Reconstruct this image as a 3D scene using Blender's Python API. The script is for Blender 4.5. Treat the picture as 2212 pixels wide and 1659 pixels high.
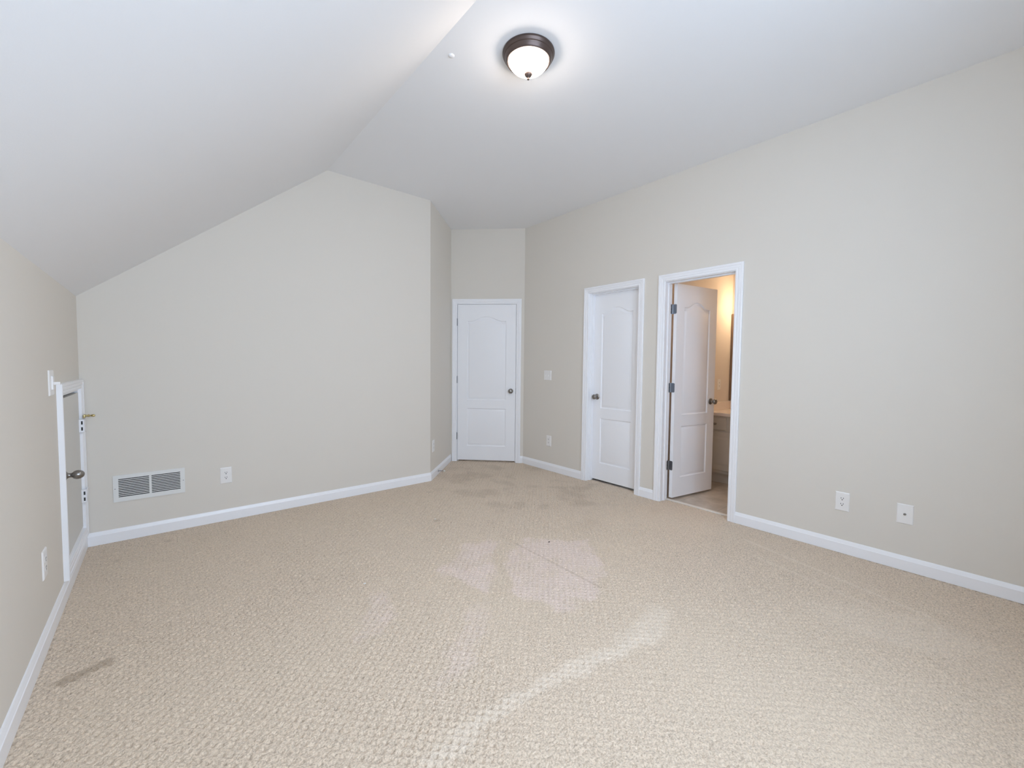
import bpy, bmesh, math
import numpy as np
from mathutils import Vector, Matrix
PI = math.pi
R = math.radians
S2 = math.sqrt(0.5)
sc = bpy.context.scene
for o in list(bpy.data.objects):
    bpy.data.objects.remove(o)
C = sc.collection

# ------------------------------------------------------------------ camera, light, exposure
cam_data = bpy.data.cameras.new('camera')
cam_data.sensor_fit = 'HORIZONTAL'
cam_data.sensor_width = 36.0
cam_data.lens = 36.0 * 900.994 / 2212.0
cam_data.clip_start = 0.02
cam = bpy.data.objects.new('camera', cam_data)
C.objects.link(cam)
yaw, pitch, roll = R(40.1456), R(2.6606), R(0.5645)
fw = Vector((math.sin(yaw) * math.cos(pitch), math.cos(yaw) * math.cos(pitch), -math.sin(pitch)))
rg = Vector((math.cos(yaw), -math.sin(yaw), 0))
up = rg.cross(fw)
rg2 = rg * math.cos(roll) + up * math.sin(roll)
up2 = up * math.cos(roll) - rg * math.sin(roll)
cam.matrix_world = Matrix(((rg2.x, up2.x, -fw.x, 0), (rg2.y, up2.y, -fw.y, 0), (rg2.z, up2.z, -fw.z, 1.2758), (0, 0, 0, 1)))
sc.camera = cam

sc.view_settings.view_transform = 'Standard'
sc.view_settings.look = 'None'
sc.view_settings.gamma = 1.0
sc.view_settings.use_curve_mapping = False
sc.view_settings.exposure = 0.24
sc.cycles.max_bounces = 14
sc.cycles.diffuse_bounces = 10
sc.cycles.glossy_bounces = 4
sc.cycles.use_denoising = True

world = bpy.data.worlds.new('daylight')
sc.world = world
world.use_nodes = True
wn = world.node_tree
bg = wn.nodes['Background']
bg.inputs['Color'].default_value = (0.635, 0.79, 1.0, 1)
bg.inputs['Strength'].default_value = 9.5

# ------------------------------------------------------------------ room numbers (metres)
LX, BY, RX, H, KNEE = -0.4185, 4.0108, 3.5784, 3.0038, 1.7021
XS, XC, DW = 1.1885, 2.2282, 0.9546
FY = -0.62                                   # wall behind the camera
WT = 0.12                                    # wall thickness
CNX, CNY = XC + DW * S2, BY + DW * S2        # corner between return wall and angled wall
ENX, ENY = RX, CNY - (RX - CNX)              # corner between angled wall and right wall
ULEN = (RX - CNX) / S2
WIN = [(-0.20, 0.75), (0.90, 1.85)]           # window openings (x) in the wall behind the camera
WZ0, WZ1 = 0.95, 2.45

for k, (a, b) in enumerate(WIN):             # daylight portals in the window openings
    ld = bpy.data.lights.new('window_daylight', 'AREA')
    ld.shape = 'RECTANGLE'
    ld.size, ld.size_y = b - a, WZ1 - WZ0
    ld.cycles.is_portal = True
    lo = bpy.data.objects.new('window_daylight', ld)
    C.objects.link(lo)
    lo.location = ((a + b) / 2, FY - 0.06, (WZ0 + WZ1) / 2)
    lo.rotation_euler = (R(90), 0, 0)        # faces +y, into the room

# ------------------------------------------------------------------ materials
def mat(name, color, rough=0.5, metal=0.0, bump=None, spec=0.5, emis=None, estr=0.0):
    m = bpy.data.materials.new(name)
    m.use_nodes = True
    nt = m.node_tree
    b = nt.nodes['Principled BSDF']
    b.inputs['Base Color'].default_value = (*color, 1)
    b.inputs['Roughness'].default_value = rough
    b.inputs['Metallic'].default_value = metal
    b.inputs['Specular IOR Level'].default_value = spec
    if emis:
        b.inputs['Emission Color'].default_value = (*emis, 1)
        b.inputs['Emission Strength'].default_value = estr
    if bump:
        scale, strength, dist = bump
        tc = nt.nodes.new('ShaderNodeTexCoord')
        n = nt.nodes.new('ShaderNodeTexNoise')
        n.inputs['Scale'].default_value = scale
        n.inputs['Detail'].default_value = 3
        bp = nt.nodes.new('ShaderNodeBump')
        bp.inputs['Strength'].default_value = strength
        bp.inputs['Distance'].default_value = dist
        nt.links.new(tc.outputs['Object'], n.inputs['Vector'])
        nt.links.new(n.outputs['Fac'], bp.inputs['Height'])
        nt.links.new(bp.outputs['Normal'], b.inputs['Normal'])
    return m

M_wall = mat('greige_wall_paint', (0.728, 0.692, 0.632), 0.75, bump=(260, 0.12, 0.001), spec=0.25)
M_ceil = mat('white_ceiling_paint', (0.835, 0.845, 0.865), 0.85, bump=(180, 0.12, 0.001), spec=0.2)
M_trim = mat('white_trim_paint', (0.90, 0.91, 0.94), 0.32, spec=0.5)
M_door = mat('white_door_paint', (0.90, 0.91, 0.94), 0.42, bump=(90, 0.08, 0.0006), spec=0.4)
M_panel = mat('off_white_panel_paint', (0.66, 0.65, 0.62), 0.45)
M_plate = mat('white_plastic', (0.86, 0.85, 0.84), 0.3)
M_slot = mat('dark_slot', (0.03, 0.03, 0.03), 0.6)
M_gap = mat('dark_gap_shade', (0.02, 0.018, 0.016), 0.9)
M_nickel = mat('satin_nickel', (0.30, 0.285, 0.27), 0.28, 1.0)
M_hinge = mat('grey_hinge_metal', (0.30, 0.31, 0.33), 0.38, 1.0)
M_brass = mat('brass', (0.55, 0.45, 0.22), 0.35, 1.0)
M_bronze = mat('oil_rubbed_bronze', (0.115, 0.085, 0.075), 0.38, 0.75)
M_vent = mat('white_enamel', (0.78, 0.79, 0.78), 0.4)
M_duct = mat('dark_duct_shade', (0.035, 0.034, 0.033), 0.9)
M_glass = mat('lit_frosted_glass', (0.95, 0.93, 0.9), 0.4, emis=(1.0, 0.86, 0.74), estr=62.0)
gn = M_glass.node_tree
tcg = gn.nodes.new('ShaderNodeTexCoord')
sx = gn.nodes.new('ShaderNodeSeparateXYZ')
mr_ = gn.nodes.new('ShaderNodeMapRange')      # bulbs sit low in the bowl: the rim glows less than the bottom
for i_, t_ in zip((1, 2, 3, 4), (-0.050, -0.080, 5.5, 70.0)):
    mr_.inputs[i_].default_value = t_
gn.links.new(tcg.outputs['Object'], sx.inputs[0])
gn.links.new(sx.outputs['Z'], mr_.inputs[0])
gn.links.new(mr_.outputs[0], gn.nodes['Principled BSDF'].inputs['Emission Strength'])
M_bathwall = mat('bathroom_wall_paint', (0.74, 0.68, 0.63), 0.7, spec=0.25)
M_cab = mat('painted_cabinet', (0.60, 0.56, 0.50), 0.45)
M_marble = mat('cultured_marble', (0.88, 0.80, 0.74), 0.2)
M_mirror = mat('mirror_glass', (0.9, 0.9, 0.9), 0.03, 1.0)
M_mframe = mat('mirror_edge_wood', (0.24, 0.17, 0.13), 0.45)
M_strip = mat('cream_threshold', (0.78, 0.74, 0.68), 0.4)
M_bulb = mat('lit_warm_bulb', (1, 0.9, 0.7), 0.4, emis=(1.0, 0.71, 0.43), estr=40.0)
M_rubber = mat('white_rubber', (0.85, 0.85, 0.83), 0.6)
M_crumb = mat('dark_crumb', (0.05, 0.035, 0.025), 0.9)

# ------------------------------------------------------------------ mesh helpers
def new_obj(name, bm, m, parent=None, smooth=None):
    me = bpy.data.meshes.new(name)
    bmesh.ops.recalc_face_normals(bm, faces=bm.faces[:])
    bm.to_mesh(me)
    bm.free()
    me.materials.append(m)
    if smooth:
        for p in me.polygons:
            p.use_smooth = True
        me.set_sharp_from_angle(angle=R(smooth))
    o = bpy.data.objects.new(name, me)
    C.objects.link(o)
    if parent:
        o.parent = parent
    return o

def empty(name, loc, rz=0.0):
    o = bpy.data.objects.new(name, None)
    o.empty_display_size = 0.1
    C.objects.link(o)
    o.location = loc
    o.rotation_euler = (0, 0, rz)
    return o

def tag(o, label, cat, group=None, kind=None):
    if label:
        o['label'] = label
    if cat:
        o['category'] = cat
    if group:
        o['group'] = group
    if kind:
        o['kind'] = kind
    return o

def box(bm, x0, x1, y0, y1, z0, z1, bev=0.0):
    r = bmesh.ops.create_cube(bm, size=1)
    vs = r['verts']
    for v in vs:
        v.co = Vector((x0 + (v.co.x + .5) * (x1 - x0), y0 + (v.co.y + .5) * (y1 - y0), z0 + (v.co.z + .5) * (z1 - z0)))
    if bev > 0:
        es = list({e for v in vs for e in v.link_edges})
        bmesh.ops.bevel(bm, geom=es, offset=bev, segments=2, affect='EDGES', profile=0.6)
    return bm

def boxo(name, dims, m, parent=None, bev=0.0):
    return new_obj(name, box(bmesh.new(), *dims, bev), m, parent)

def prism(bm, pts, ext):
    """closed polygon pts (3D) extruded along ext"""
    a = [bm.verts.new(p) for p in pts]
    b = [bm.verts.new(Vector(p) + Vector(ext)) for p in pts]
    bm.faces.new(a)
    bm.faces.new(b[::-1])
    n = len(a)
    for i in range(n):
        bm.faces.new((a[i], a[(i + 1) % n], b[(i + 1) % n], b[i]))
    return bm

def lathe(bm, prof, axis='z', seg=40, origin=(0, 0, 0), sy=1.0):
    """prof: list of (r, h); revolve round axis; h along +axis ('z') or along -y ('-y')"""
    rings = []
    for r, h in prof:
        ring = []
        if r < 1e-6:
            p = (0, 0, h)
            ring = [p]
        else:
            for i in range(seg):
                a = 2 * PI * i / seg
                ring.append((r * math.cos(a), r * math.sin(a) * sy, h))
        rings.append(ring)
    def tr(p):
        x, y, z = p
        if axis == '-y':
            q = (x, -z, y)
        elif axis == 'x':
            q = (z, x, y)
        elif axis == 'y':
            q = (x, z, y)
        else:
            q = (x, y, z)
        return Vector(q) + Vector(origin)
    vr = [[bm.verts.new(tr(p)) for p in ring] for ring in rings]
    for a, b in zip(vr[:-1], vr[1:]):
        if len(a) == 1 and len(b) == 1:
            continue
        for i in range(seg):
            j = (i + 1) % seg
            if len(a) == 1:
                bm.faces.new((a[0], b[i], b[j]))
            elif len(b) == 1:
                bm.faces.new((a[i], a[j], b[0]))
            else:
                bm.faces.new((a[i], a[j], b[j], b[i]))
    for ring in (vr[0], vr[-1]):
        if len(ring) > 1:
            bm.faces.new(ring)
    return bm

# ------------------------------------------------------------------ room shell
def rect_wall(bm, O, u, n_out, u0, u1, z0, z1, holes=()):
    """wall of thickness WT standing on line O + s*u; holes (a,b,c,d) in (s,z), split into boxes of one mesh"""
    xs = sorted({u0, u1, *[h[0] for h in holes], *[h[1] for h in holes]})
    zs = sorted({z0, z1, *[h[2] for h in holes], *[h[3] for h in holes]})
    vert = {}
    def V(i, k, t):
        if (i, k, t) not in vert:
            p = Vector(O) + Vector(u) * xs[i] + Vector(n_out) * (WT * t) + Vector((0, 0, zs[k]))
            vert[(i, k, t)] = bm.verts.new(p)
        return vert[(i, k, t)]
    solid = {}
    for i in range(len(xs) - 1):
        for k in range(len(zs) - 1):
            cx, cz = (xs[i] + xs[i + 1]) / 2, (zs[k] + zs[k + 1]) / 2
            solid[(i, k)] = not any(h[0] < cx < h[1] and h[2] < cz < h[3] for h in holes)
    for (i, k), s in solid.items():
        if not s:
            continue
        for t in (0, 1):
            bm.faces.new((V(i, k, t), V(i + 1, k, t), V(i + 1, k + 1, t), V(i, k + 1, t)))
        for di, dk, e in ((-1, 0, ((i, k), (i, k + 1))), (1, 0, ((i + 1, k), (i + 1, k + 1))),
                          (0, -1, ((i, k), (i + 1, k))), (0, 1, ((i, k + 1), (i + 1, k + 1)))):
            if not solid.get((i + di, k + dk), False):
                (a, b) = e
                bm.faces.new((V(*a, 0), V(*b, 0), V(*b, 1), V(*a, 1)))
    return bm

def structure(name, bm, m, label, cat='wall'):
    return tag(new_obj(name, bm, m), label, cat, kind='structure')

# door layout: local frame x to the right seen from the room, y into the wall, origin at the left jamb face
JT, REV, CAS = 0.018, 0.005, 0.060
D2Y, D3Y, DWID = 2.953, 2.060, 0.609          # left jamb face of the doors in the right wall; clear opening
D1U, D1W = 0.085, 0.768
HEAD = 2.050                                  # underside of the head jamb
AY0, AY1, AZ0, AZ1 = 3.255, 3.945, 0.155, 1.090   # small attic door opening in the left wall

hz = HEAD + JT
structure('wall_right', rect_wall(bmesh.new(), (RX, 0, 0), (0, 1, 0), (1, 0, 0), FY, ENY + 0.05, 0, H,
          [(D2Y - DWID - JT, D2Y + JT, 0, hz), (D3Y - DWID - JT, D3Y + JT, 0, hz)]), M_wall, 'long greige wall on the right with two white doors in it')
structure('wall_angled', rect_wall(bmesh.new(), (CNX, CNY, 0), (S2, -S2, 0), (S2, S2, 0), -0.0, ULEN, 0, H,
          [(D1U - JT, D1U + D1W + JT, 0, hz)]), M_wall, 'narrow angled greige wall holding the far closed door')
structure('wall_return', rect_wall(bmesh.new(), (XC, BY, 0), (S2, S2, 0), (-S2, S2, 0), 0, DW, 0, H), M_wall, 'short greige return wall left of the far door')
bm = bmesh.new()
prism(bm, [(LX, BY, 0), (XC, BY, 0), (XC, BY, H), (XS, BY, H), (LX, BY, KNEE)], (0, WT * 0.6, 0))
structure('wall_back', bm, M_wall, 'wide greige back wall under the sloped ceiling with floor vent grille')
structure('wall_left', rect_wall(bmesh.new(), (LX, 0, 0), (0, 1, 0), (-1, 0, 0), FY, BY + 0.05, 0, KNEE,
          [(AY0, AY1, AZ0, AZ1)]), M_wall, 'low greige knee wall on the left with small access door')
bm = rect_wall(bmesh.new(), (0, FY, 0), (1, 0, 0), (0, -1, 0), LX - WT, RX + WT, 0, H + 0.05, [(a, b, WZ0, WZ1) for a, b in WIN])
structure('wall_front', bm, M_wall, 'greige wall with two windows facing the back wall')
# ceiling: flat part and sloped part, one slab
bm = bmesh.new()
prism(bm, [(LX - WT, FY - WT, KNEE - WT * (H - KNEE) / (XS - LX)), (XS, FY - WT, H), (RX + WT, FY - WT, H), (RX + WT, FY - WT, H + 0.12),
           (XS - 0.05, FY - WT, H + 0.12), (LX - WT, FY - WT, KNEE + 0.06)], (0, 6.2 + WT, 0))
structure('ceiling', bm, M_ceil, 'white vaulted ceiling, flat on the right and sloping down to the left', 'ceiling')

# ------------------------------------------------------------------ carpet
rng = np.random.default_rng(7)
def vnoise(x, y, scale, seed):
    """smooth value noise in 0..1, cell size = scale metres"""
    g = np.random.default_rng(seed).random((512, 512))
    fx, fy = x / scale + 100.5, y / scale + 100.5
    ix, iy = np.floor(fx).astype(int), np.floor(fy).astype(int)
    tx, ty = fx - ix, fy - iy
    tx, ty = tx * tx * (3 - 2 * tx), ty * ty * (3 - 2 * ty)
    a, b = g[ix % 512, iy % 512], g[(ix + 1) % 512, iy % 512]
    c, d = g[ix % 512, (iy + 1) % 512], g[(ix + 1) % 512, (iy + 1) % 512]
    return (a * (1 - tx) + b * tx) * (1 - ty) + (c * (1 - tx) + d * tx) * ty
def fbm(x, y, scale, seed, n=3):
    s = 0
    t = 0
    for k in range(n):
        s = s + vnoise(x, y, scale / 2 ** k, seed + k) * 0.5 ** k
        t += 0.5 ** k
    return s / t
def sstep(a, b, v):
    t = np.clip((v - a) / (b - a), 0, 1)
    return t * t * (3 - 2 * t)
def seg_d(x, y, p, q):
    dx, dy = q[0] - p[0], q[1] - p[1]
    t = np.clip(((x - p[0]) * dx + (y - p[1]) * dy) / (dx * dx + dy * dy), 0, 1)
    return np.hypot(x - p[0] - t * dx, y - p[1] - t * dy), t

STEP = 0.0061
X0, X1, Y0, Y1 = LX, RX + 0.095, FY, 4.75
nx, ny = int((X1 - X0) / STEP) + 1, int((Y1 - Y0) / STEP) + 1
gx, gy = np.meshgrid(np.linspace(X0, X1, nx), np.linspace(Y0, Y1, ny))
p_ = (gx + gy) * S2
q_ = (gx - gy) * S2
P = 0.0300
wob = 0.0022
pp = p_ + wob * (vnoise(gx, gy, 0.03, 1) - .5) * 2
qq = q_ + wob * (vnoise(gx, gy, 0.03, 2) - .5) * 2
cp, cq = np.cos(2 * PI * pp / P), np.cos(2 * PI * qq / P)
pit = sstep(0.40, 0.95, (0.5 - 0.5 * cp)) * sstep(0.05, 0.85, (0.5 - 0.5 * cq))
wear = fbm(gx, gy, 0.5, 30, 3)
crisp = 0.75 + 0.6 * sstep(0.35, 0.65, wear)
hgt = -0.0072 * pit * crisp + 0.0030 * (vnoise(gx, gy, 0.0125, 3) - .5) + 0.0020 * (rng.random(gx.shape) - .5)
# soft-edged paler zones of the carpet: pinkish patches and pale streaks
jx = gx + 0.09 * (fbm(gx, gy, 0.16, 40) - .5) * 2
jy = gy + 0.09 * (fbm(gx, gy, 0.16, 50) - .5) * 2
def blob(cx, cy, ax, ay, ang=0.0, soft=0.35):
    c, s = math.cos(ang), math.sin(ang)
    u, v = (jx - cx) * c + (jy - cy) * s, -(jx - cx) * s + (jy - cy) * c
    return 1 - sstep(1 - soft, 1 + soft, np.hypot(u / ax, v / ay))
def quad(pts, soft=0.03):
    d = None
    n = len(pts)
    for i in range(n):
        (ax, ay), (bx, by) = pts[i], pts[(i + 1) % n]
        L = math.hypot(bx - ax, by - ay)
        e = ((bx - ax) * (jy - ay) - (by - ay) * (jx - ax)) / L
        d = e if d is None else np.minimum(d, e)
    return sstep(-soft, soft, d)
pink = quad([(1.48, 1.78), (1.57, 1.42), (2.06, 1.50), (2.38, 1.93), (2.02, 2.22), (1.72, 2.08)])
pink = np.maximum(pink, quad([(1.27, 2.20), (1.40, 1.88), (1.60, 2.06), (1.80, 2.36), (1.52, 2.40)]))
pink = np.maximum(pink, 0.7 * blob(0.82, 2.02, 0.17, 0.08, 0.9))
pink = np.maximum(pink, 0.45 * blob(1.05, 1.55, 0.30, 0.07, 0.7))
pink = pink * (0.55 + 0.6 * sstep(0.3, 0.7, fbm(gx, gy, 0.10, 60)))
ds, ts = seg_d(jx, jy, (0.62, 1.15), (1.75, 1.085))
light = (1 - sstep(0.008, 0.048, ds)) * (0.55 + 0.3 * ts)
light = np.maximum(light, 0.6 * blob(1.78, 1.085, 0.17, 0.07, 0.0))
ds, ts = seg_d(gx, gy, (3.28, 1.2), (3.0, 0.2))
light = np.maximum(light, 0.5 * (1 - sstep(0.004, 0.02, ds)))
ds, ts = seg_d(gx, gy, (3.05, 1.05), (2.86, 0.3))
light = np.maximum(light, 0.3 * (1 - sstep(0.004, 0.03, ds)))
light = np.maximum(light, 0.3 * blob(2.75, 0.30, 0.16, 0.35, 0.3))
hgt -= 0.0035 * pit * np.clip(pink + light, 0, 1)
pink_loops = pink * (1.15 - 0.95 * sstep(0.1, 0.6, pit))       # mostly on the raised loops, weak in the pits
pale_loops = np.clip(light, 0, 1) * (1.1 - 0.8 * sstep(0.1, 0.6, pit))
broad = fbm(gx, gy, 0.75, 70, 4)
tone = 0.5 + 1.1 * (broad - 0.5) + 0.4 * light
# dirt: the stain by the left wall, the traffic area at the doors, small spots
dst, tst = seg_d(gx + 0.012 * (fbm(gx, gy, 0.03, 80) - .5) * 2, gy + 0.016 * (fbm(gx, gy, 0.03, 81) - .5) * 2, (-0.325, 2.365), (-0.205, 2.405))
dirt = 0.85 * (1 - sstep(0.016, 0.036, dst))
traffic = (1 - sstep(0.5, 1.25, np.hypot((gx - 3.0) / 1.0, (gy - 3.2) / 1.35)))
dirt = np.maximum(dirt, traffic * 0.42 * sstep(0.45, 0.75, fbm(gx, gy, 0.17, 90, 4)))
dsm, _ = seg_d(gx, gy, (1.918, 2.22), (1.913, 1.46))
dirt = np.maximum(dirt, 0.55 * (1 - sstep(0.002, 0.009, dsm)))
hgt -= 0.003 * (1 - sstep(0.002, 0.009, dsm))
for (sx, sy, sr) in ((0.02, 3.79, .025), (-0.24, 3.62, .022), (2.02, 3.66, .03), (2.35, 3.2, .03), (2.85, 3.75, .035), (-0.17, 2.99, .012), (-.26, 2.72, .014), (2.02, 2.62, .02), (1.7, 2.95, .035)):
    dirt = np.maximum(dirt, 0.5 * (1 - sstep(0.4, 1.2, np.hypot(gx - sx + .02 * (fbm(gx, gy, .03, 95) - .5), gy - sy) / sr)))
edge = np.minimum(np.minimum(gx - LX, RX - gx), BY + 0 * gx - np.where(gx < XC, gy, -9))
me = bpy.data.meshes.new('floor')
inside = (gx + gy < ENX + ENY + 0.14) & (gy - BY < np.maximum(gx - XC, 0) + 0.02) & ((gx < RX + 0.02) | ((gy < 2.10) & (gy > 1.41)) | ((gy < 3.0) & (gy > 2.3)) | (gx + gy < ENX + ENY - 5))
idx = np.arange(nx * ny).reshape(ny, nx)
keep = inside[:-1, :-1] & inside[1:, 1:] & inside[:-1, 1:] & inside[1:, :-1]
quads = np.stack([idx[:-1, :-1], idx[:-1, 1:], idx[1:, 1:], idx[1:, :-1]], -1)[keep]
used, inv = np.unique(quads.ravel(), return_inverse=True)
co = np.stack([gx.ravel(), gy.ravel(), hgt.ravel()], -1)[used].astype(np.float32)
nf = len(quads)
me.vertices.add(len(co))
me.vertices.foreach_set('co', co.ravel())
me.loops.add(nf * 4)
me.loops.foreach_set('vertex_index', inv.astype(np.int32))
me.polygons.add(nf)
me.polygons.foreach_set('loop_start', np.arange(0, nf * 4, 4, dtype=np.int32))
me.polygons.foreach_set('use_smooth', np.ones(nf, dtype=bool))
me.update(calc_edges=True)
for nm, arr in (('pink_loops', pink_loops), ('pale_loops', pale_loops), ('tone', tone), ('dirt', dirt)):
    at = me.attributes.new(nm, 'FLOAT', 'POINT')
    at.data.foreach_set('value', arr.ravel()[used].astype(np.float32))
mc = bpy.data.materials.new('beige_woven_carpet')
mc.use_nodes = True
nt = mc.node_tree
bs = nt.nodes['Principled BSDF']
bs.inputs['Roughness'].default_value = 0.95
bs.inputs['Specular IOR Level'].default_value = 0.1
bs.inputs['Sheen Weight'].default_value = 0.25
bs.inputs['Sheen Roughness'].default_value = 0.5
tc = nt.nodes.new('ShaderNodeTexCoord')
def noise(scale, detail=2):
    n = nt.nodes.new('ShaderNodeTexNoise')
    n.inputs['Scale'].default_value = scale
    n.inputs['Detail'].default_value = detail
    nt.links.new(tc.outputs['Object'], n.inputs['Vector'])
    return n.outputs['Fac']
def attr(nm):
    a = nt.nodes.new('ShaderNodeAttribute')
    a.attribute_name = nm
    return a.outputs['Fac']
def mix(fac, a, b):
    m = nt.nodes.new('ShaderNodeMix')
    m.data_type = 'RGBA'
    m.clamp_factor = True
    for sock, v in ((m.inputs[0], fac), (m.inputs[6], a), (m.inputs[7], b)):
        if hasattr(v, 'links'):
            nt.links.new(v, sock)
        elif isinstance(v, tuple):
            sock.default_value = (*v, 1)
        else:
            sock.default_value = v
    return m.outputs[2]
def remap(v, a, b, c=0.0, d=1.0):
    m = nt.nodes.new('ShaderNodeMapRange')
    nt.links.new(v, m.inputs[0])
    for i, t in zip((1, 2, 3, 4), (a, b, c, d)):
        m.inputs[i].default_value = t
    return m.outputs[0]
base = mix(remap(noise(130, 2), 0.30, 0.60), (0.39, 0.305, 0.225), (0.76, 0.620, 0.480))
base = mix(remap(noise(310, 1), 0.55, 0.70, 0.0, 0.5), base, (0.86, 0.74, 0.60))
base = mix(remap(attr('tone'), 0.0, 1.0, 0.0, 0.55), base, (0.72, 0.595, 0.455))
base = mix(remap(attr('pink_loops'), 0, 1, 0, 0.38), base, (0.86, 0.70, 0.675))
base = mix(remap(attr('pale_loops'), 0, 1, 0, 0.45), base, (0.90, 0.80, 0.68))
base = mix(remap(attr('dirt'), 0, 1, 0, 0.66), base, (0.33, 0.25, 0.17))
nt.links.new(base, bs.inputs['Base Color'])
bp = nt.nodes.new('ShaderNodeBump')
bp.inputs['Strength'].default_value = 0.9
bp.inputs['Distance'].default_value = 0.006
nt.links.new(noise(150, 2), bp.inputs['Height'])
nt.links.new(bp.outputs['Normal'], bs.inputs['Normal'])
me.materials.append(mc)
fl = bpy.data.objects.new('floor', me)
C.objects.link(fl)
tag(fl, 'beige patterned woven carpet covering the bedroom floor, stained near the left wall', 'carpet', kind='structure')

# ------------------------------------------------------------------ baseboards (one mesh per wall, mitred at the corners)
BB = [(0.0, 0.0), (0.014, 0.0), (0.014, 0.066), (0.0115, 0.0695), (0.0105, 0.073), (0.0055, 0.087), (0.0035, 0.0905), (0.0, 0.0905)]
def offs_line(a, b, d, side):
    a, b = Vector(a), Vector(b)
    t = (b - a).normalized()
    n = Vector((t.y, -t.x)) * side
    return a + n * d, b + n * d
def isect(a, b, c, d):
    r, s = b - a, d - c
    k = ((c - a).x * s.y - (c - a).y * s.x) / (r.x * s.y - r.y * s.x)
    return a + r * k
def baseboard(name, a, b, prev=None, nxt=None, side=1, label=''):
    bm = bmesh.new()
    rows = []
    for d, z in BB:
        p, q = offs_line(a, b, d, side)
        if prev is not None and d > 0:
            pp0, pp1 = offs_line(prev, a, d, side)
            p = isect(pp0, pp1, *offs_line(a, b, d, side))
        if nxt is not None and d > 0:
            n0, n1 = offs_line(b, nxt, d, side)
            q = isect(n0, n1, *offs_line(a, b, d, side))
        rows.append((bm.verts.new((p.x, p.y, z)), bm.verts.new((q.x, q.y, z))))
    n = len(rows)
    for i in range(n):
        j = (i + 1) % n
        bm.faces.new((rows[i][0], rows[i][1], rows[j][1], rows[j][0]))
    bm.faces.new([r[0] for r in rows])
    bm.faces.new([r[1] for r in rows][::-1])
    return tag(new_obj(name, bm, M_trim), label, 'baseboard', kind='structure')
pL0, pLB, pBW, pWD, pDR = (LX, FY), (LX, BY), (XC, BY), (CNX, CNY), (ENX, ENY)
def onD(u):
    return (CNX + u * S2, CNY - u * S2)
trimW = REV + CAS
baseboard('baseboard_left', pL0, pLB, None, pBW, 1, 'white baseboard along the left knee wall')
baseboard('baseboard_back', pLB, pBW, pL0, pWD, 1, 'white baseboard along the wide back wall')
baseboard('baseboard_return', pBW, pWD, pLB, pDR, 1, 'white baseboard along the short return wall')
baseboard('baseboard_angled', onD(D1U + D1W + trimW), pDR, None, (RX, 0), 1, 'tiny white baseboard right of the far door')
baseboard('baseboard_right', pDR, (RX, D2Y + trimW), onD(0), None, 1, 'white baseboard between the far corner and the narrow closed door')
baseboard('baseboard_middle', (RX, D2Y - DWID - trimW), (RX, D3Y + trimW), None, None, 1, 'short white baseboard between the two right-wall doors')
baseboard('baseboard_near', (RX, D3Y - DWID - trimW), (RX, FY), None, None, 1, 'long white baseboard right of the open bathroom door')

# ------------------------------------------------------------------ doors
CPROF = [(0.0, 0.0), (0.0, 0.009), (0.003, 0.011), (0.014, 0.0115), (0.018, 0.0095), (0.021, 0.0130), (0.034, 0.0150), (0.039, 0.0135), (0.042, 0.0172), (0.056, 0.0180), (CAS, 0.0155), (CAS, 0.0)]
def casing(parent, W, top, z0=0.0, full=False, name='casing', prof=CPROF, rev=REV):
    bm = bmesh.new()
    rows = []
    for a, d in prof:
        e = rev + a
        if full:
            pts = [(-e, z0 - e), (-e, top + e), (W + e, top + e), (W + e, z0 - e)]
        else:
            pts = [(-e, z0), (-e, top + e), (W + e, top + e), (W + e, z0)]
        rows.append([bm.verts.new((x, -d, z)) for x, z in pts])
    n = len(rows)
    for i in range(n):
        j = (i + 1) % n
        for k in range(4 if full else 3):
            l = (k + 1) % 4
            bm.faces.new((rows[i][k], rows[i][l], rows[j][l], rows[j][k]))
    if not full:
        bm.faces.new([r[0] for r in rows])
        bm.faces.new([r[3] for r in rows][::-1])
    return new_obj(name, bm, M_trim, parent)

def jamb(parent, W, stop0):
    bm = bmesh.new()
    D = WT
    box(bm, -JT, 0, 0, D, 0, HEAD + JT)
    box(bm, W, W + JT, 0, D, 0, HEAD + JT)
    box(bm, 0, W, 0, D, HEAD, HEAD + JT)
    s0, s1 = stop0, stop0 + 0.034
    box(bm, 0, 0.011, s0, s1, 0, HEAD, 0.001)
    box(bm, W - 0.011, W, s0, s1, 0, HEAD, 0.001)
    box(bm, 0.011, W - 0.011, s0, s1, HEAD - 0.011, HEAD, 0.001)
    return new_obj('jamb', bm, M_trim, parent)

def panel_outlines(w, stile):
    x0, x1 = stile, w - stile
    def rect(z0, z1):
        return [(x0, z0), (x1, z0), (x1, z1), (x0, z1)]
    lo = rect(0.186, 0.680)
    zb, zs, rise = 0.790, 1.813, 0.058
    up = [(x0, zb), (x1, zb), (x1, zs)]
    N = 36
    for i in range(1, N):
        t = 1 - 2 * i / N
        a = min(1.0, max(0.0, (abs(t) - 0.04) / 0.80))
        up.append(((x0 + x1) / 2 + t * (x1 - x0) / 2, zs + rise * (0.5 + 0.5 * math.cos(PI * a))))
    up.append((x0, zs))
    return lo, up

def inset(pts, d):
    """inward offset of a counter-clockwise polygon"""
    n = len(pts)
    out = []
    for i in range(n):
        a, b, c = Vector(pts[i - 1]), Vector(pts[i]), Vector(pts[(i + 1) % n])
        t1, t2 = (b - a).normalized(), (c - b).normalized()
        n1, n2 = Vector((-t1.y, t1.x)), Vector((-t2.y, t2.x))
        m = (n1 + n2)
        m = m / max(0.3, (1 + n1.dot(n2)))
        out.append((b.x + m.x * d, b.y + m.y * d))
    return out

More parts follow.
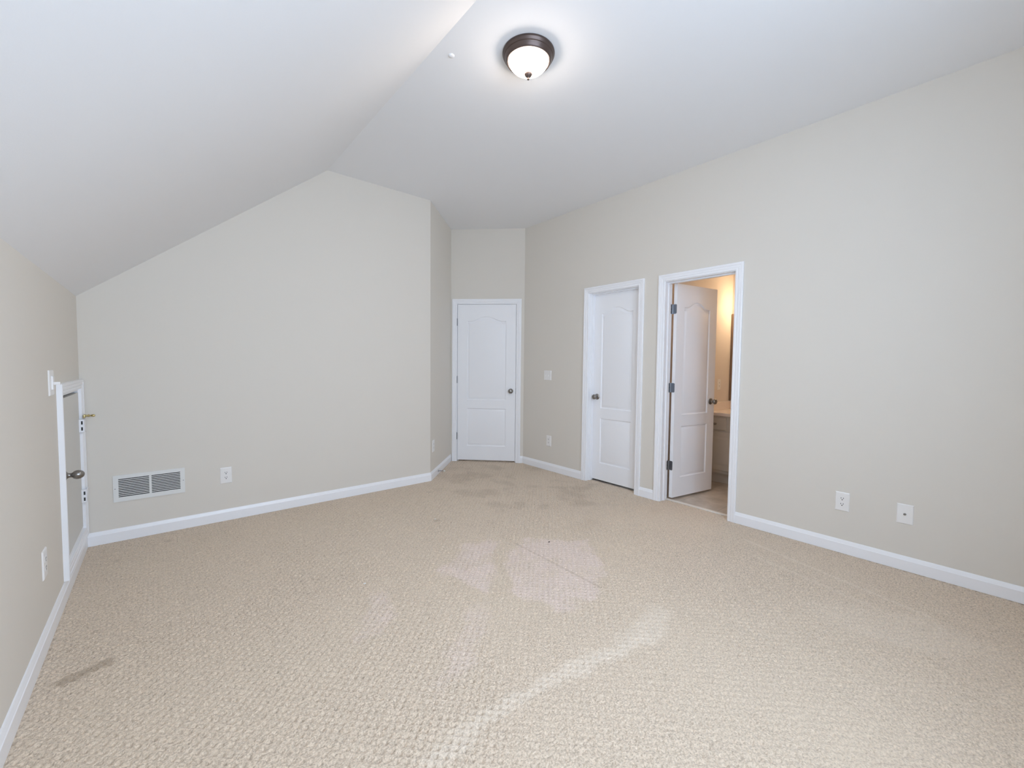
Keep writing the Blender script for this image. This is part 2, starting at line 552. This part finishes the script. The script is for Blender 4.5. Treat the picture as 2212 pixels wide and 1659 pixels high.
PPROF = [(0.0, 0.0), (0.003, 0.0050), (0.008, 0.0092), (0.013, 0.0100), (0.020, 0.0080), (0.032, 0.0020), (0.035, 0.0014)]
def leaf_bm(w, h, thick, stile):
    """moulded two-panel door leaf, x 0..w, z 0..h, front face y = 0, back face y = thick"""
    bm = bmesh.new()
    outs = panel_outlines(w, stile)
    for yface, sgn in ((0.0, 1), (thick, -1)):
        rim = [bm.verts.new((x, yface, z)) for x, z in ((0, 0), (w, 0), (w, h), (0, h))]
        es = [bm.edges.new((rim[i], rim[(i + 1) % 4])) for i in range(4)]
        for o in outs:
            prev = None
            for a, d in PPROF:
                ring = [bm.verts.new((x, yface + sgn * d, z)) for x, z in inset(o, a)]
                if prev is None:
                    es += [bm.edges.new((ring[i], ring[(i + 1) % len(ring)])) for i in range(len(ring))]
                else:
                    for i in range(len(ring)):
                        j = (i + 1) % len(ring)
                        bm.faces.new((prev[i], prev[j], ring[j], ring[i]))
                prev = ring
            bm.faces.new(prev)
        bmesh.ops.triangle_fill(bm, use_beauty=True, use_dissolve=False, edges=es)
        if yface == 0.0:
            r0 = rim
        else:
            for i in range(4):
                j = (i + 1) % 4
                bm.faces.new((r0[i], r0[j], rim[j], rim[i]))
    return bm

KNOB = [(0.0, 0.0), (0.032, 0.0), (0.0325, 0.003), (0.030, 0.007), (0.020, 0.011), (0.0135, 0.014), (0.0115, 0.020), (0.0115, 0.030), (0.0150, 0.034),
        (0.0225, 0.039), (0.0268, 0.046), (0.0275, 0.052), (0.0255, 0.059), (0.0195, 0.0645), (0.0100, 0.067), (0.0, 0.0675)]
EGG = [(0.0, 0.0), (0.031, 0.0), (0.0325, 0.003), (0.026, 0.007), (0.0165, 0.012), (0.0125, 0.018), (0.0120, 0.027), (0.0145, 0.031),
       (0.0205, 0.037), (0.0245, 0.046), (0.0250, 0.054), (0.0225, 0.064), (0.0165, 0.073), (0.0085, 0.0785), (0.0, 0.080)]
def knob(parent, x, z, y=0.0, prof=KNOB, back=False):
    bm = lathe(bmesh.new(), prof, 'y' if back else '-y', 36, (x, y, z))
    return new_obj('door_knob', bm, M_nickel, parent, 40)

def closed_hinge(parent, x, z, y=0.0):
    """only the knuckle and the leaf edges show"""
    bm = bmesh.new()
    lathe(bm, [(0.0, -0.047), (0.0035, -0.046), (0.0058, -0.0445), (0.0058, 0.0445), (0.0035, 0.046), (0.0, 0.047)], 'z', 14, (x, y - 0.004, z))
    box(bm, x - 0.004, x + 0.004, y - 0.003, y + 0.0015, z - 0.0445, z + 0.0445)
    return new_obj('hinge', bm, M_hinge, parent, 40)

# --- far closed door in the angled wall (opens into the room, hinged on the left)
d1 = empty('door_1', (CNX + D1U * S2, CNY - D1U * S2, 0), R(-45))
tag(d1, 'far closed white two-panel door in the angled wall', 'door', kind='structure')
casing(d1, D1W, HEAD)
jamb(d1, D1W, 0.040)
lf = new_obj('door_leaf', leaf_bm(D1W - 0.008, 2.026, 0.035, 0.125), M_door, d1, 25)
lf.location = (0.005, 0.001, 0.021)
k = knob(lf, D1W - 0.008 - 0.062, 0.912)
k['label'] = 'round satin nickel knob'
for z in (1.82, 1.075, 0.335):
    closed_hinge(d1, 0.0005, z)
bm = box(bmesh.new(), D1W - 0.0028, D1W + 0.0015, -0.0005, 0.02, 0.90, 0.97)
new_obj('strike_plate', bm, M_hinge, d1)

# --- narrow closed door in the right wall (opens away, hinged on the right)
d2 = empty('door_2', (RX, D2Y, 0), R(-90))
tag(d2, 'narrow closed white two-panel door in the right wall, recessed in its frame', 'door', kind='structure')
casing(d2, DWID, HEAD)
jamb(d2, DWID, 0.048)
lf = new_obj('door_leaf', leaf_bm(DWID - 0.006, 2.026, 0.035, 0.107), M_door, d2, 25)
lf.location = (0.003, 0.083, 0.021)
knob(lf, 0.060, 0.912)

# --- open bathroom door in the right wall (opens away, hinged on the left)
d3 = empty('door_3', (RX, D3Y, 0), R(-90))
tag(d3, 'white two-panel door standing open into the lit bathroom', 'door', kind='structure')
casing(d3, DWID, HEAD)
jamb(d3, DWID, 0.048)
PIN = (0.002, WT + 0.012)
lf = new_obj('door_leaf', leaf_bm(DWID - 0.006, 2.026, 0.035, 0.107), M_door, d3, 25)
OPEN = R(80)
# leaf closed position relative to the pin, then turned about the pin
rel = Vector((0.003 - PIN[0], WT - 0.035 - PIN[1], 0))
rot = Matrix.Rotation(OPEN, 3, 'Z')
pos = rot @ rel
lf.location = (PIN[0] + pos.x, PIN[1] + pos.y, 0.021)
lf.rotation_euler = (0, 0, OPEN)
kx = DWID - 0.006 - 0.060
knob(lf, kx, 0.905)
knob(lf, kx, 0.905, 0.035, KNOB, True)
boxo('latch_plate', (DWID - 0.0075, DWID - 0.0052, 0.006, 0.029, 0.875, 0.935), M_nickel, lf)
for z in (1.812, 1.072, 0.328):
    bm = bmesh.new()
    lathe(bm, [(0.0, -0.047), (0.004, -0.046), (0.0062, -0.0445), (0.0062, 0.0445), (0.004, 0.046), (0.0, 0.047)], 'z', 16, (PIN[0], PIN[1], z))
    # leaf let into the jamb face
    prism(bm, [(-0.0005, PIN[1], z - 0.0445), (-0.0005, WT - 0.026, z - 0.0445), (-0.0005, WT - 0.033, z - 0.037), (-0.0005, WT - 0.033, z + 0.037),
               (-0.0005, WT - 0.026, z + 0.0445), (-0.0005, PIN[1], z + 0.0445)], (0.0022, 0, 0))
    # leaf let into the edge of the open door
    def onleaf(d, zz):
        v = rot @ Vector((0.003 - PIN[0] - 0.0012, -0.012 - d, 0))
        return (PIN[0] + v.x, PIN[1] + v.y, zz)
    ex = rot @ Vector((0.0022, 0, 0))
    prism(bm, [onleaf(-0.010, z - 0.0445), onleaf(0.026, z - 0.0445), onleaf(0.033, z - 0.037), onleaf(0.033, z + 0.037), onleaf(0.026, z + 0.0445), onleaf(-0.010, z + 0.0445)], ex)
    hg = new_obj('hinge', bm, M_hinge, d3, 40)
    sb = bmesh.new()
    for dz in (-0.028, 0.0, 0.028):
        lathe(sb, [(0.0, 0.0), (0.0038, 0.0), (0.0030, 0.0012), (0.0, 0.0014)], 'x', 12, (0.0016, WT - 0.018 + (0.008 if dz == 0 else 0), z + dz))
    new_obj('screw', sb, M_slot, hg)
boxo('threshold', (0.0, DWID, 0.094, 0.122, -0.004, 0.009), M_strip, d3, 0.003)

# --- small attic access door in the left wall
d4 = empty('door_4', (LX, AY0, 0), R(90))
tag(d4, 'small white access door low in the left knee wall', 'door', kind='structure')
AW = AY1 - AY0
APROF = [(0.0, 0.0), (0.0, 0.014), (0.003, 0.016), (0.014, 0.0165), (0.018, 0.0145), (0.021, 0.018), (0.034, 0.020), (0.039, 0.0185), (0.042, 0.0222), (0.054, 0.0230), (0.058, 0.0205), (0.058, 0.0)]
cs = casing(d4, AW, AZ1, AZ0, True, 'casing', APROF, 0.002)
bm = bmesh.new()
for dims in ((-0.001, 0.012, 0.0, WT, AZ0, AZ1), (AW - 0.012, AW + 0.001, 0.0, WT, AZ0, AZ1), (0.012, AW - 0.012, 0.0, WT, AZ0 - 0.001, AZ0 + 0.012), (0.012, AW - 0.012, 0.0, WT, AZ1 - 0.012, AZ1 + 0.001)):
    box(bm, *dims)
new_obj('jamb', bm, M_trim, d4)
lf = boxo('door_leaf', (0.016, AW - 0.016, -0.002, 0.026, AZ0 + 0.015, AZ1 - 0.026), M_panel, d4, 0.0015)
kn = knob(d4, 0.060, 0.640, -0.002, EGG)
boxo('gap_shade_sheet', (0.012, AW - 0.012, 0.060, 0.075, AZ0 + 0.012, AZ1 - 0.012), M_gap, d4)  # near-black sheet painting the shade seen through the gap round the leaf
for z in (0.845, 0.376):
    hb = box(bmesh.new(), AW - 0.036, AW + 0.048, -0.027, -0.0235, z - 0.042, z + 0.042, 0.001)
    box(hb, AW - 0.036, AW - 0.012, -0.0235, -0.002, z - 0.042, z + 0.042)
    h = new_obj('hinge', hb, M_trim, d4)
    sl = bmesh.new()
    for dz in (-0.020, 0.020):
        box(sl, AW - 0.0366, AW - 0.0358, -0.020, -0.012, z + dz - 0.011, z + dz + 0.011)
    new_obj('screw_slot', sl, M_slot, h)
bm = bmesh.new()
zl = 0.905
box(bm, AW - 0.030, AW + 0.030, -0.030, -0.0225, zl - 0.011, zl + 0.011, 0.002)
lathe(bm, [(0.0, 0.0), (0.006, 0.0), (0.006, 0.016), (0.009, 0.018), (0.009, 0.023), (0.0, 0.026)], '-y', 14, (AW - 0.018, -0.028, zl + 0.004))
lathe(bm, [(0.0, 0.0), (0.005, 0.0), (0.0042, 0.026), (0.0075, 0.030), (0.0090, 0.038), (0.0060, 0.046), (0.0, 0.048)], '-y', 14, (AW + 0.018, -0.028, zl))
box(bm, AW - 0.020, AW + 0.020, -0.046, -0.040, zl - 0.003, zl + 0.010, 0.002)
new_obj('latch', bm, M_brass, d4, 40)['label'] = 'brass swivel latch'

# ------------------------------------------------------------------ outlets, switches and other wall plates
def plate_bm(w, h, t=0.006):
    bm = bmesh.new()
    pts0 = [(-w / 2, -h / 2), (w / 2, -h / 2), (w / 2, h / 2), (-w / 2, h / 2)]
    rings = []
    for ins, d in ((0, 0), (0, t * 0.35), (0.0035, t * 0.9), (0.006, t)):
        rings.append([bm.verts.new((x - math.copysign(ins, x), -d, z - math.copysign(ins, z))) for x, z in pts0])
    for a, b in zip(rings[:-1], rings[1:]):
        for i in range(4):
            j = (i + 1) % 4
            bm.faces.new((a[i], a[j], b[j], b[i]))
    bm.faces.new(rings[0][::-1])
    bm.faces.new(rings[-1])
    return bm

def outlet(loc, rz, label, w=0.079, h=0.129, group='duplex outlets on the walls'):
    e = empty('wall_outlet', loc, rz)
    tag(e, label, 'outlet', group)
    new_obj('plate', plate_bm(w, h), M_plate, e)
    for s in (-1, 1):
        z = s * 0.0195
        bm = bmesh.new()
        pts = []
        for i in range(24):
            a = 2 * PI * i / 24
            pts.append((0.0165 * math.copysign(min(1, abs(math.cos(a)) * 1.12), math.cos(a)), -0.0055, z + 0.0142 * math.copysign(min(1, abs(math.sin(a)) * 1.25), math.sin(a))))
        prism(bm, pts, (0, -0.0015, 0))
        rc = new_obj('receptacle', bm, M_plate, e)
        sb = bmesh.new()
        box(sb, -0.0078, -0.0050, -0.0074, -0.0068, z + 0.0005, z + 0.0095)
        box(sb, 0.0050, 0.0078, -0.0074, -0.0068, z + 0.0005, z + 0.0095)
        lathe(sb, [(0.0, 0.0), (0.0034, 0.0), (0.0034, 0.0005), (0.0, 0.0005)], '-y', 14, (0, -0.0069, z - 0.0060))
        new_obj('slot', sb, M_slot, rc)
    return e

zO = 0.362
outlet((0.385, BY, 0.365), 0, 'white duplex outlet on the back wall, right of the vent grille')
outlet((RX, 0.695, 0.355), R(-90), 'white duplex outlet on the right wall beyond the bathroom door, beside the cable plate')
outlet((RX, 3.540, 0.358), R(-90), 'white duplex outlet on the right wall, below the double switch')
outlet((XC + 0.118 * S2, BY + 0.118 * S2, 0.360), R(45), 'white duplex outlet on the short return wall, above the door stop')
outlet((LX, 2.745, 0.364), R(90), 'white duplex outlet on the left knee wall, near the access door')

def switch_plate(loc, rz, label, w, h, togs):
    e = empty('light_switch', loc, rz)
    tag(e, label, 'switch', 'toggle switches on the walls')
    new_obj('plate', plate_bm(w, h), M_plate, e)
    for x in togs:
        bm = bmesh.new()
        box(bm, x - 0.0055, x + 0.0055, -0.0072, -0.0050, -0.0125, 0.0125, 0.0006)
        prism(bm, [(x - 0.004, -0.0070, -0.006), (x - 0.004, -0.0070, 0.004), (x - 0.004, -0.0195, -0.004), (x - 0.004, -0.0195, -0.0095)], (0.008, 0, 0))
        new_obj('toggle', bm, M_plate, e)
    return e
switch_plate((RX, 3.574, 1.150), R(-90), 'white double light switch on the right wall beside the far corner', 0.122, 0.116, (-0.023, 0.023))
sw = switch_plate((LX, 3.055, 1.163), R(90), 'white toggle switch on the left knee wall above the access door corner', 0.110, 0.126, ())
bm = box(bmesh.new(), -0.019, 0.019, -0.012, -0.005, -0.034, 0.034, 0.002)
new_obj('rocker_frame', bm, M_plate, sw)
bm = box(bmesh.new(), -0.006, 0.006, -0.034, -0.011, -0.010, 0.004, 0.0015)
new_obj('toggle', bm, M_plate, sw)

cx = empty('cable_outlet', (RX, 0.378, 0.357), R(-90))
tag(cx, 'white wall plate with one round metal cable jack, low on the right wall', 'cable jack')
new_obj('plate', plate_bm(0.079, 0.125), M_plate, cx)
bm = bmesh.new()
lathe(bm, [(0.0, 0.0), (0.0068, 0.0), (0.0068, 0.003), (0.0048, 0.0032), (0.0048, 0.011), (0.0040, 0.0115), (0.0, 0.0115)], '-y', 18, (0, -0.0058, 0))
new_obj('jack', bm, M_nickel, cx, 40)

# ------------------------------------------------------------------ return air vent
VW, VH = 0.397, 0.188
v = empty('vent_grille', (-0.0735, BY, 0.3735), 0)
tag(v, 'white slatted return air vent grille low on the back wall', 'vent')
bm = bmesh.new()
def vframe(bm, x0, x1, z0, z1):
    box(bm, x0, x1, -0.0075, 0.0, z0, z1)
mx, mz, mc_ = 0.0275, 0.0265, 0.0065
vframe(bm, -VW / 2, -VW / 2 + mx, -VH / 2, VH / 2)
vframe(bm, VW / 2 - mx, VW / 2, -VH / 2, VH / 2)
vframe(bm, -VW / 2 + mx, VW / 2 - mx, VH / 2 - mz, VH / 2)
vframe(bm, -VW / 2 + mx, VW / 2 - mx, -VH / 2, -VH / 2 + mz)
vframe(bm, -mc_, mc_, -VH / 2 + mz, VH / 2 - mz)
bmesh.ops.remove_doubles(bm, verts=bm.verts, dist=1e-5)
new_obj('frame', bm, M_vent, v)
boxo('duct_shade', (-VW / 2 + mx - 0.002, VW / 2 - mx + 0.002, -0.0012, -0.0004, -VH / 2 + mz - 0.002, VH / 2 - mz + 0.002), M_duct, v)  # flat dark sheet: shade of the duct recess put into its colour
zz0, zz1 = -VH / 2 + mz, VH / 2 - mz
pitchz = (zz1 - zz0) / 11
for x0, x1 in ((-VW / 2 + mx, -mc_), (mc_, VW / 2 - mx)):
    bm = bmesh.new()
    for i in range(11):
        zc = zz0 + pitchz * i
        prism(bm, [(x0, -0.0070, zc + pitchz * 0.02), (x0, -0.0070, zc + pitchz * 0.45), (x0, -0.0052, zc + pitchz * 0.50), (x0, -0.0060, zc + pitchz * 0.02)], (x1 - x0, 0, 0))
    new_obj('slats', bm, M_vent, v)
for x in (-VW / 2 + 0.010, VW / 2 - 0.010):
    bm = lathe(bmesh.new(), [(0.0, 0.0), (0.0032, 0.0), (0.0026, 0.0014), (0.0, 0.0017)], '-y', 14, (x, -0.0074, 0))
    new_obj('screw', bm, M_hinge, v)

# ------------------------------------------------------------------ door stop on the return baseboard
st = empty('door_stop', (XC + 0.279 * S2 + 0.0140 * S2, BY + 0.279 * S2 - 0.0140 * S2, 0.040), R(45))
tag(st, 'small spring door stop with white tip on the return wall baseboard', 'door stop')
bm = bmesh.new()
lathe(bm, [(0.0, 0.0), (0.0105, 0.0), (0.0095, 0.004), (0.0060, 0.010), (0.0045, 0.014), (0.0, 0.014)], '-y', 16)
new_obj('base', bm, M_hinge, st, 40)
bm = bmesh.new()
prof = [(0.0, 0.013)]
for i in range(22):
    prof += [(0.0040, 0.0134 + i * 0.0024), (0.0031, 0.0146 + i * 0.0024)]
prof += [(0.0, 0.0664)]
lathe(bm, prof, '-y', 12)
new_obj('spring', bm, M_hinge, st)
bm = lathe(bmesh.new(), [(0.0, 0.064), (0.0072, 0.064), (0.0080, 0.067), (0.0080, 0.077), (0.0066, 0.081), (0.0, 0.082)], '-y', 16)
new_obj('tip', bm, M_rubber, st, 40)

# ------------------------------------------------------------------ ceiling light and painted-over patch
cl = empty('ceiling_light', (1.603, 1.786, H), 0)
tag(cl, 'round flush ceiling light with bronze ring, lit frosted bowl and finial', 'ceiling light')
bm = lathe(bmesh.new(), [(0.0, 0.0), (0.142, 0.0), (0.1445, -0.003), (0.1445, -0.010), (0.141, -0.013), (0.1385, -0.022), (0.136, -0.025), (0.1335, -0.026), (0.1265, -0.040), (0.1220, -0.0475), (0.1195, -0.0490), (0.1155, -0.0480), (0.1145, -0.040), (0.0, -0.036)], 'z', 72)
new_obj('canopy', bm, M_bronze, cl, 35)
prof = [(0.0, -0.036), (0.1120, -0.037), (0.1125, -0.043), (0.1105, -0.051), (0.1050, -0.060), (0.0970, -0.070), (0.0860, -0.0805), (0.0720, -0.0905),
        (0.0560, -0.0985), (0.0400, -0.1040), (0.0220, -0.1075), (0.0, -0.1085)]
bm = lathe(bmesh.new(), prof, 'z', 64)
new_obj('glass_bowl', bm, M_glass, cl, 60)
bm = lathe(bmesh.new(), [(0.0, -0.103), (0.0180, -0.1045), (0.0225, -0.1085), (0.0232, -0.1130), (0.0205, -0.1195), (0.0135, -0.1275), (0.0080, -0.1325), (0.0062, -0.1355), (0.0072, -0.1390), (0.0055, -0.1430), (0.0, -0.1445)], 'z', 28)
new_obj('finial', bm, M_bronze, cl, 50)
bm = lathe(bmesh.new(), [(0.0, 0.0), (0.017, 0.0), (0.0165, -0.003), (0.013, -0.006), (0.0, -0.0068)], 'z', 28)
cap = new_obj('ceiling_button', bm, M_ceil, None, 50)
cap.location = (1.288, 2.082, H)
tag(cap, 'small white painted round cap on the flat ceiling beside the slope', 'ceiling cap')

# ------------------------------------------------------------------ specks on the carpet
def speck(name, x, y, s, m, label, cat, seed):
    r = np.random.default_rng(seed)
    bm = bmesh.new()
    bmesh.ops.create_icosphere(bm, subdivisions=2, radius=1)
    for q in bm.verts:
        q.co = Vector((q.co.x * s * (0.8 + 0.6 * r.random()), q.co.y * s * 0.7 * (0.8 + 0.5 * r.random()), q.co.z * s * 0.35))
    o = new_obj(name, bm, m)
    o.location = (x, y, s * 0.3)
    return tag(o, label, cat)
speck('lint', 0.877, 2.345, 0.0065, M_rubber, 'tiny white lint speck on the carpet in mid floor', 'lint', 1)
speck('crumb', 2.115, 2.075, 0.0075, M_crumb, 'tiny dark crumb on the pinkish carpet patch', 'crumb', 2)
speck('lint', 1.70, 2.98, 0.0065, M_rubber, 'tiny white lint speck on the carpet nearer the far door', 'lint', 3)

# ------------------------------------------------------------------ bathroom beyond the open door
BX0, BX1, BYS, BYE, BH = RX + WT, 5.23, 2.14, 0.35, 2.60
bm = bmesh.new()
box(bm, BX0, BX1 + 0.1, BYS, BYS + 0.1, 0, BH)
structure('wall_bathroom_side', bm, M_bathwall, 'bathroom wall glowing warm behind the open door')
structure('wall_bathroom_mirror', box(bmesh.new(), BX1, BX1 + 0.1, BYE, BYS, 0, BH), M_bathwall, 'bathroom wall behind the vanity and mirror')
structure('wall_bathroom_end', box(bmesh.new(), BX0, BX1 + 0.1, BYE - 0.1, BYE, 0, BH), M_bathwall, 'far bathroom wall hidden by the door frame')
structure('ceiling_bathroom', box(bmesh.new(), BX0, BX1 + 0.1, BYE - 0.1, BYS + 0.1, BH, BH + 0.1), M_ceil, 'white bathroom ceiling', 'ceiling')
mt = bpy.data.materials.new('beige_floor_tile')
mt.use_nodes = True
nt = mt.node_tree
bs = nt.nodes['Principled BSDF']
bs.inputs['Roughness'].default_value = 0.45
tc = nt.nodes.new('ShaderNodeTexCoord')
mp = nt.nodes.new('ShaderNodeMapping')
mp.inputs['Location'].default_value = (0.10, -1.598, 0)
nt.links.new(tc.outputs['Object'], mp.inputs['Vector'])
bk = nt.nodes.new('ShaderNodeTexBrick')
bk.offset = 0.0
bk.inputs['Scale'].default_value = 1.0
bk.inputs['Brick Width'].default_value = 0.345
bk.inputs['Row Height'].default_value = 0.345
bk.inputs['Mortar Size'].default_value = 0.004
bk.inputs['Mortar'].default_value = (0.42, 0.38, 0.33, 1)
nz = nt.nodes.new('ShaderNodeTexNoise')
nz.inputs['Scale'].default_value = 9
nz.inputs['Detail'].default_value = 5
nt.links.new(tc.outputs['Object'], nz.inputs['Vector'])
m1 = mix(remap(nz.outputs['Fac'], 0.3, 0.7), (0.44, 0.39, 0.33), (0.60, 0.54, 0.47))
nt.links.new(m1, bk.inputs['Color1'])
nt.links.new(m1, bk.inputs['Color2'])
nt.links.new(mp.outputs['Vector'], bk.inputs['Vector'])
nt.links.new(bk.outputs['Color'], bs.inputs['Base Color'])
structure('floor_bathroom', box(bmesh.new(), RX + 0.094, BX1 + 0.1, BYE, BYS, -0.02, 0.0), mt, 'beige tiled bathroom floor behind the threshold strip', 'floor')

VX = 4.64                                    # front of the vanity cabinet
vn = empty('vanity_cabinet', (VX, BYS, 0), R(-90))
tag(vn, 'grey-beige painted vanity cabinet in the bathroom under pale countertop', 'cabinet')
VWID = 1.20
bm = bmesh.new()
box(bm, 0.0, VWID, 0.0, 0.57, 0.115, 0.742)
new_obj('body', bm, M_cab, vn)
boxo('toe_kick', (0.0, VWID, 0.055, 0.57, 0.0, 0.115), M_cab, vn)
def cab_front(name, x0, x1, z0, z1, raised):
    bm = bmesh.new()
    box(bm, x0, x1, -0.019, 0.0, z0, z1, 0.004)
    if raised:
        pts = [(x0 + 0.055, z0 + 0.055), (x1 - 0.055, z0 + 0.055), (x1 - 0.055, z1 - 0.055), (x0 + 0.055, z1 - 0.055)]
        ra = [bm.verts.new((x, -0.0191, z)) for x, z in pts]
        rb = [bm.verts.new((x, -0.0245, z)) for x, z in inset(pts, 0.025)]
        for i in range(4):
            j = (i + 1) % 4
            bm.faces.new((ra[i], ra[j], rb[j], rb[i]))
        bm.faces.new(rb)
    return new_obj(name, bm, M_cab, vn)
dr = cab_front('drawer', 0.012, 0.222, 0.590, 0.722, False)
new_obj('knob', lathe(bmesh.new(), [(0.0, 0.0), (0.009, 0.0), (0.006, 0.006), (0.006, 0.014), (0.0135, 0.019), (0.0140, 0.024), (0.009, 0.030), (0.0, 0.031)], '-y', 20, (0.115, -0.019, 0.655)), M_nickel, dr, 40)
cab_front('cabinet_door', 0.012, 0.400, 0.150, 0.570, True)
cab_front('cabinet_door', 0.408, 0.796, 0.150, 0.570, True)
ct = empty('countertop', (VX, BYS, 0.742), R(-90))
tag(ct, 'pale pinkish cultured marble vanity top with backsplashes', 'countertop')
boxo('slab', (0.0, VWID, -0.028, BX1 - VX, 0.0, 0.034), M_marble, ct, 0.004)
boxo('side_splash', (0.0, 0.018, -0.020, BX1 - VX - 0.018, 0.034, 0.128), M_marble, ct, 0.003)
boxo('back_splash', (0.0, VWID, BX1 - VX - 0.018, BX1 - VX, 0.034, 0.128), M_marble, ct, 0.003)
mr = empty('wall_mirror', (BX1, BYS, 0), R(-90))
tag(mr, 'tall framed bathroom mirror above the vanity, only its left edge showing', 'mirror')
boxo('glass', (0.030, 1.10, -0.012, 0.0, 0.890, 1.890), M_mirror, mr)
bm = bmesh.new()
for dims in ((0.004, 0.030, -0.022, 0, 0.880, 1.902), (1.10, 1.126, -0.022, 0, 0.880, 1.902), (0.030, 1.10, -0.022, 0, 0.880, 0.892), (0.030, 1.10, -0.022, 0, 1.888, 1.902)):
    box(bm, *dims, 0.002)
new_obj('frame', bm, M_mframe, mr)
bo = outlet((4.93, BYS, 1.07), 0, 'white duplex outlet on the warm bathroom wall above the vanity', 0.075, 0.120)
vl = empty('vanity_light', (BX1, 1.73, 1.975), R(-90))
tag(vl, 'warm lit vanity light bar above the bathroom mirror', 'wall light')
boxo('bar', (-0.30, 0.30, -0.030, 0.0, -0.045, 0.045), M_nickel, vl, 0.004)
for x in (-0.20, 0.0, 0.20):
    bm = lathe(bmesh.new(), [(0.0, 0.0), (0.022, 0.0), (0.022, 0.020), (0.0, 0.020)], '-y', 20, (x, -0.030, 0))
    so = new_obj('socket', bm, M_nickel, vl)
    bm = bmesh.new()
    bmesh.ops.create_uvsphere(bm, u_segments=24, v_segments=14, radius=0.045)
    for q in bm.verts:
        q.co += Vector((x, -0.092, 0))
    new_obj('bulb', bm, M_bulb, so, 60)

# ------------------------------------------------------------------ dark spaces behind the two closed doors
bm = bmesh.new()
prism(bm, [(RX + 0.06, D2Y + 0.4, -0.012), (RX + WT + 0.7, D2Y + 0.4, -0.012), (RX + WT + 0.7, BYS + 0.1, -0.012), (RX + 0.06, BYS + 0.1, -0.012)], (0, 0, -0.05))
structure('floor_closet', bm, M_bathwall, 'closet floor behind the narrow closed door', 'floor')
bm = bmesh.new()
box(bm, RX + WT + 0.7, RX + WT + 0.75, BYS + 0.1, D2Y + 0.45, -0.06, 2.5)
box(bm, RX + WT, RX + WT + 0.7, D2Y + 0.4, D2Y + 0.45, -0.06, 2.5)
box(bm, RX + WT, RX + WT + 0.75, BYS + 0.1, D2Y + 0.45, 2.5, 2.55)
structure('wall_closet', bm, M_bathwall, 'closet walls behind the narrow closed door')
def dpt(u, d):
    return (CNX + u * S2 + d * S2, CNY - u * S2 + d * S2)
def hall(bm, u0, u1, d0, d1, z0, z1):
    a, b, c, e = dpt(u0, d0), dpt(u1, d0), dpt(u1, d1), dpt(u0, d1)
    prism(bm, [(*a, z0), (*b, z0), (*c, z0), (*e, z0)], (0, 0, z1 - z0))
bm = bmesh.new()
hall(bm, -0.1, ULEN, 0.05, 1.0, -0.06, -0.012)
structure('floor_hall', bm, M_bathwall, 'hall floor behind the far closed door', 'floor')
bm = bmesh.new()
hall(bm, -0.15, -0.1, WT, 1.0, -0.06, 2.5)
hall(bm, ULEN - 0.06, ULEN, WT, 1.0, -0.06, 2.5)
hall(bm, -0.15, ULEN, 1.0, 1.05, -0.06, 2.5)
hall(bm, -0.15, ULEN, WT, 1.05, 2.5, 2.55)
structure('wall_hall', bm, M_bathwall, 'hall walls behind the far closed door')

# ------------------------------------------------------------------ windows behind the camera
for k, (a, b) in enumerate(WIN):
    w = empty('window_%d' % (k + 1), (b, FY, 0), R(180))
    tag(w, ('white sash window behind the viewer nearer the knee wall', 'white sash window behind the viewer farther from the knee wall')[k], 'window', kind='structure')
    W_ = b - a
    casing(w, W_, WZ1, WZ0, True, 'casing', CPROF, 0.0)
    bm = bmesh.new()
    for dims in ((0, 0.04, 0.03, 0.075, WZ0, WZ1), (W_ - 0.04, W_, 0.03, 0.075, WZ0, WZ1), (0.04, W_ - 0.04, 0.03, 0.075, WZ0, WZ0 + 0.05), (0.04, W_ - 0.04, 0.03, 0.075, WZ1 - 0.04, WZ1),
                 (0.04, W_ - 0.04, 0.03, 0.075, (WZ0 + WZ1) / 2 - 0.02, (WZ0 + WZ1) / 2 + 0.02)):
        box(bm, *dims)
    new_obj('sash', bm, M_trim, w)
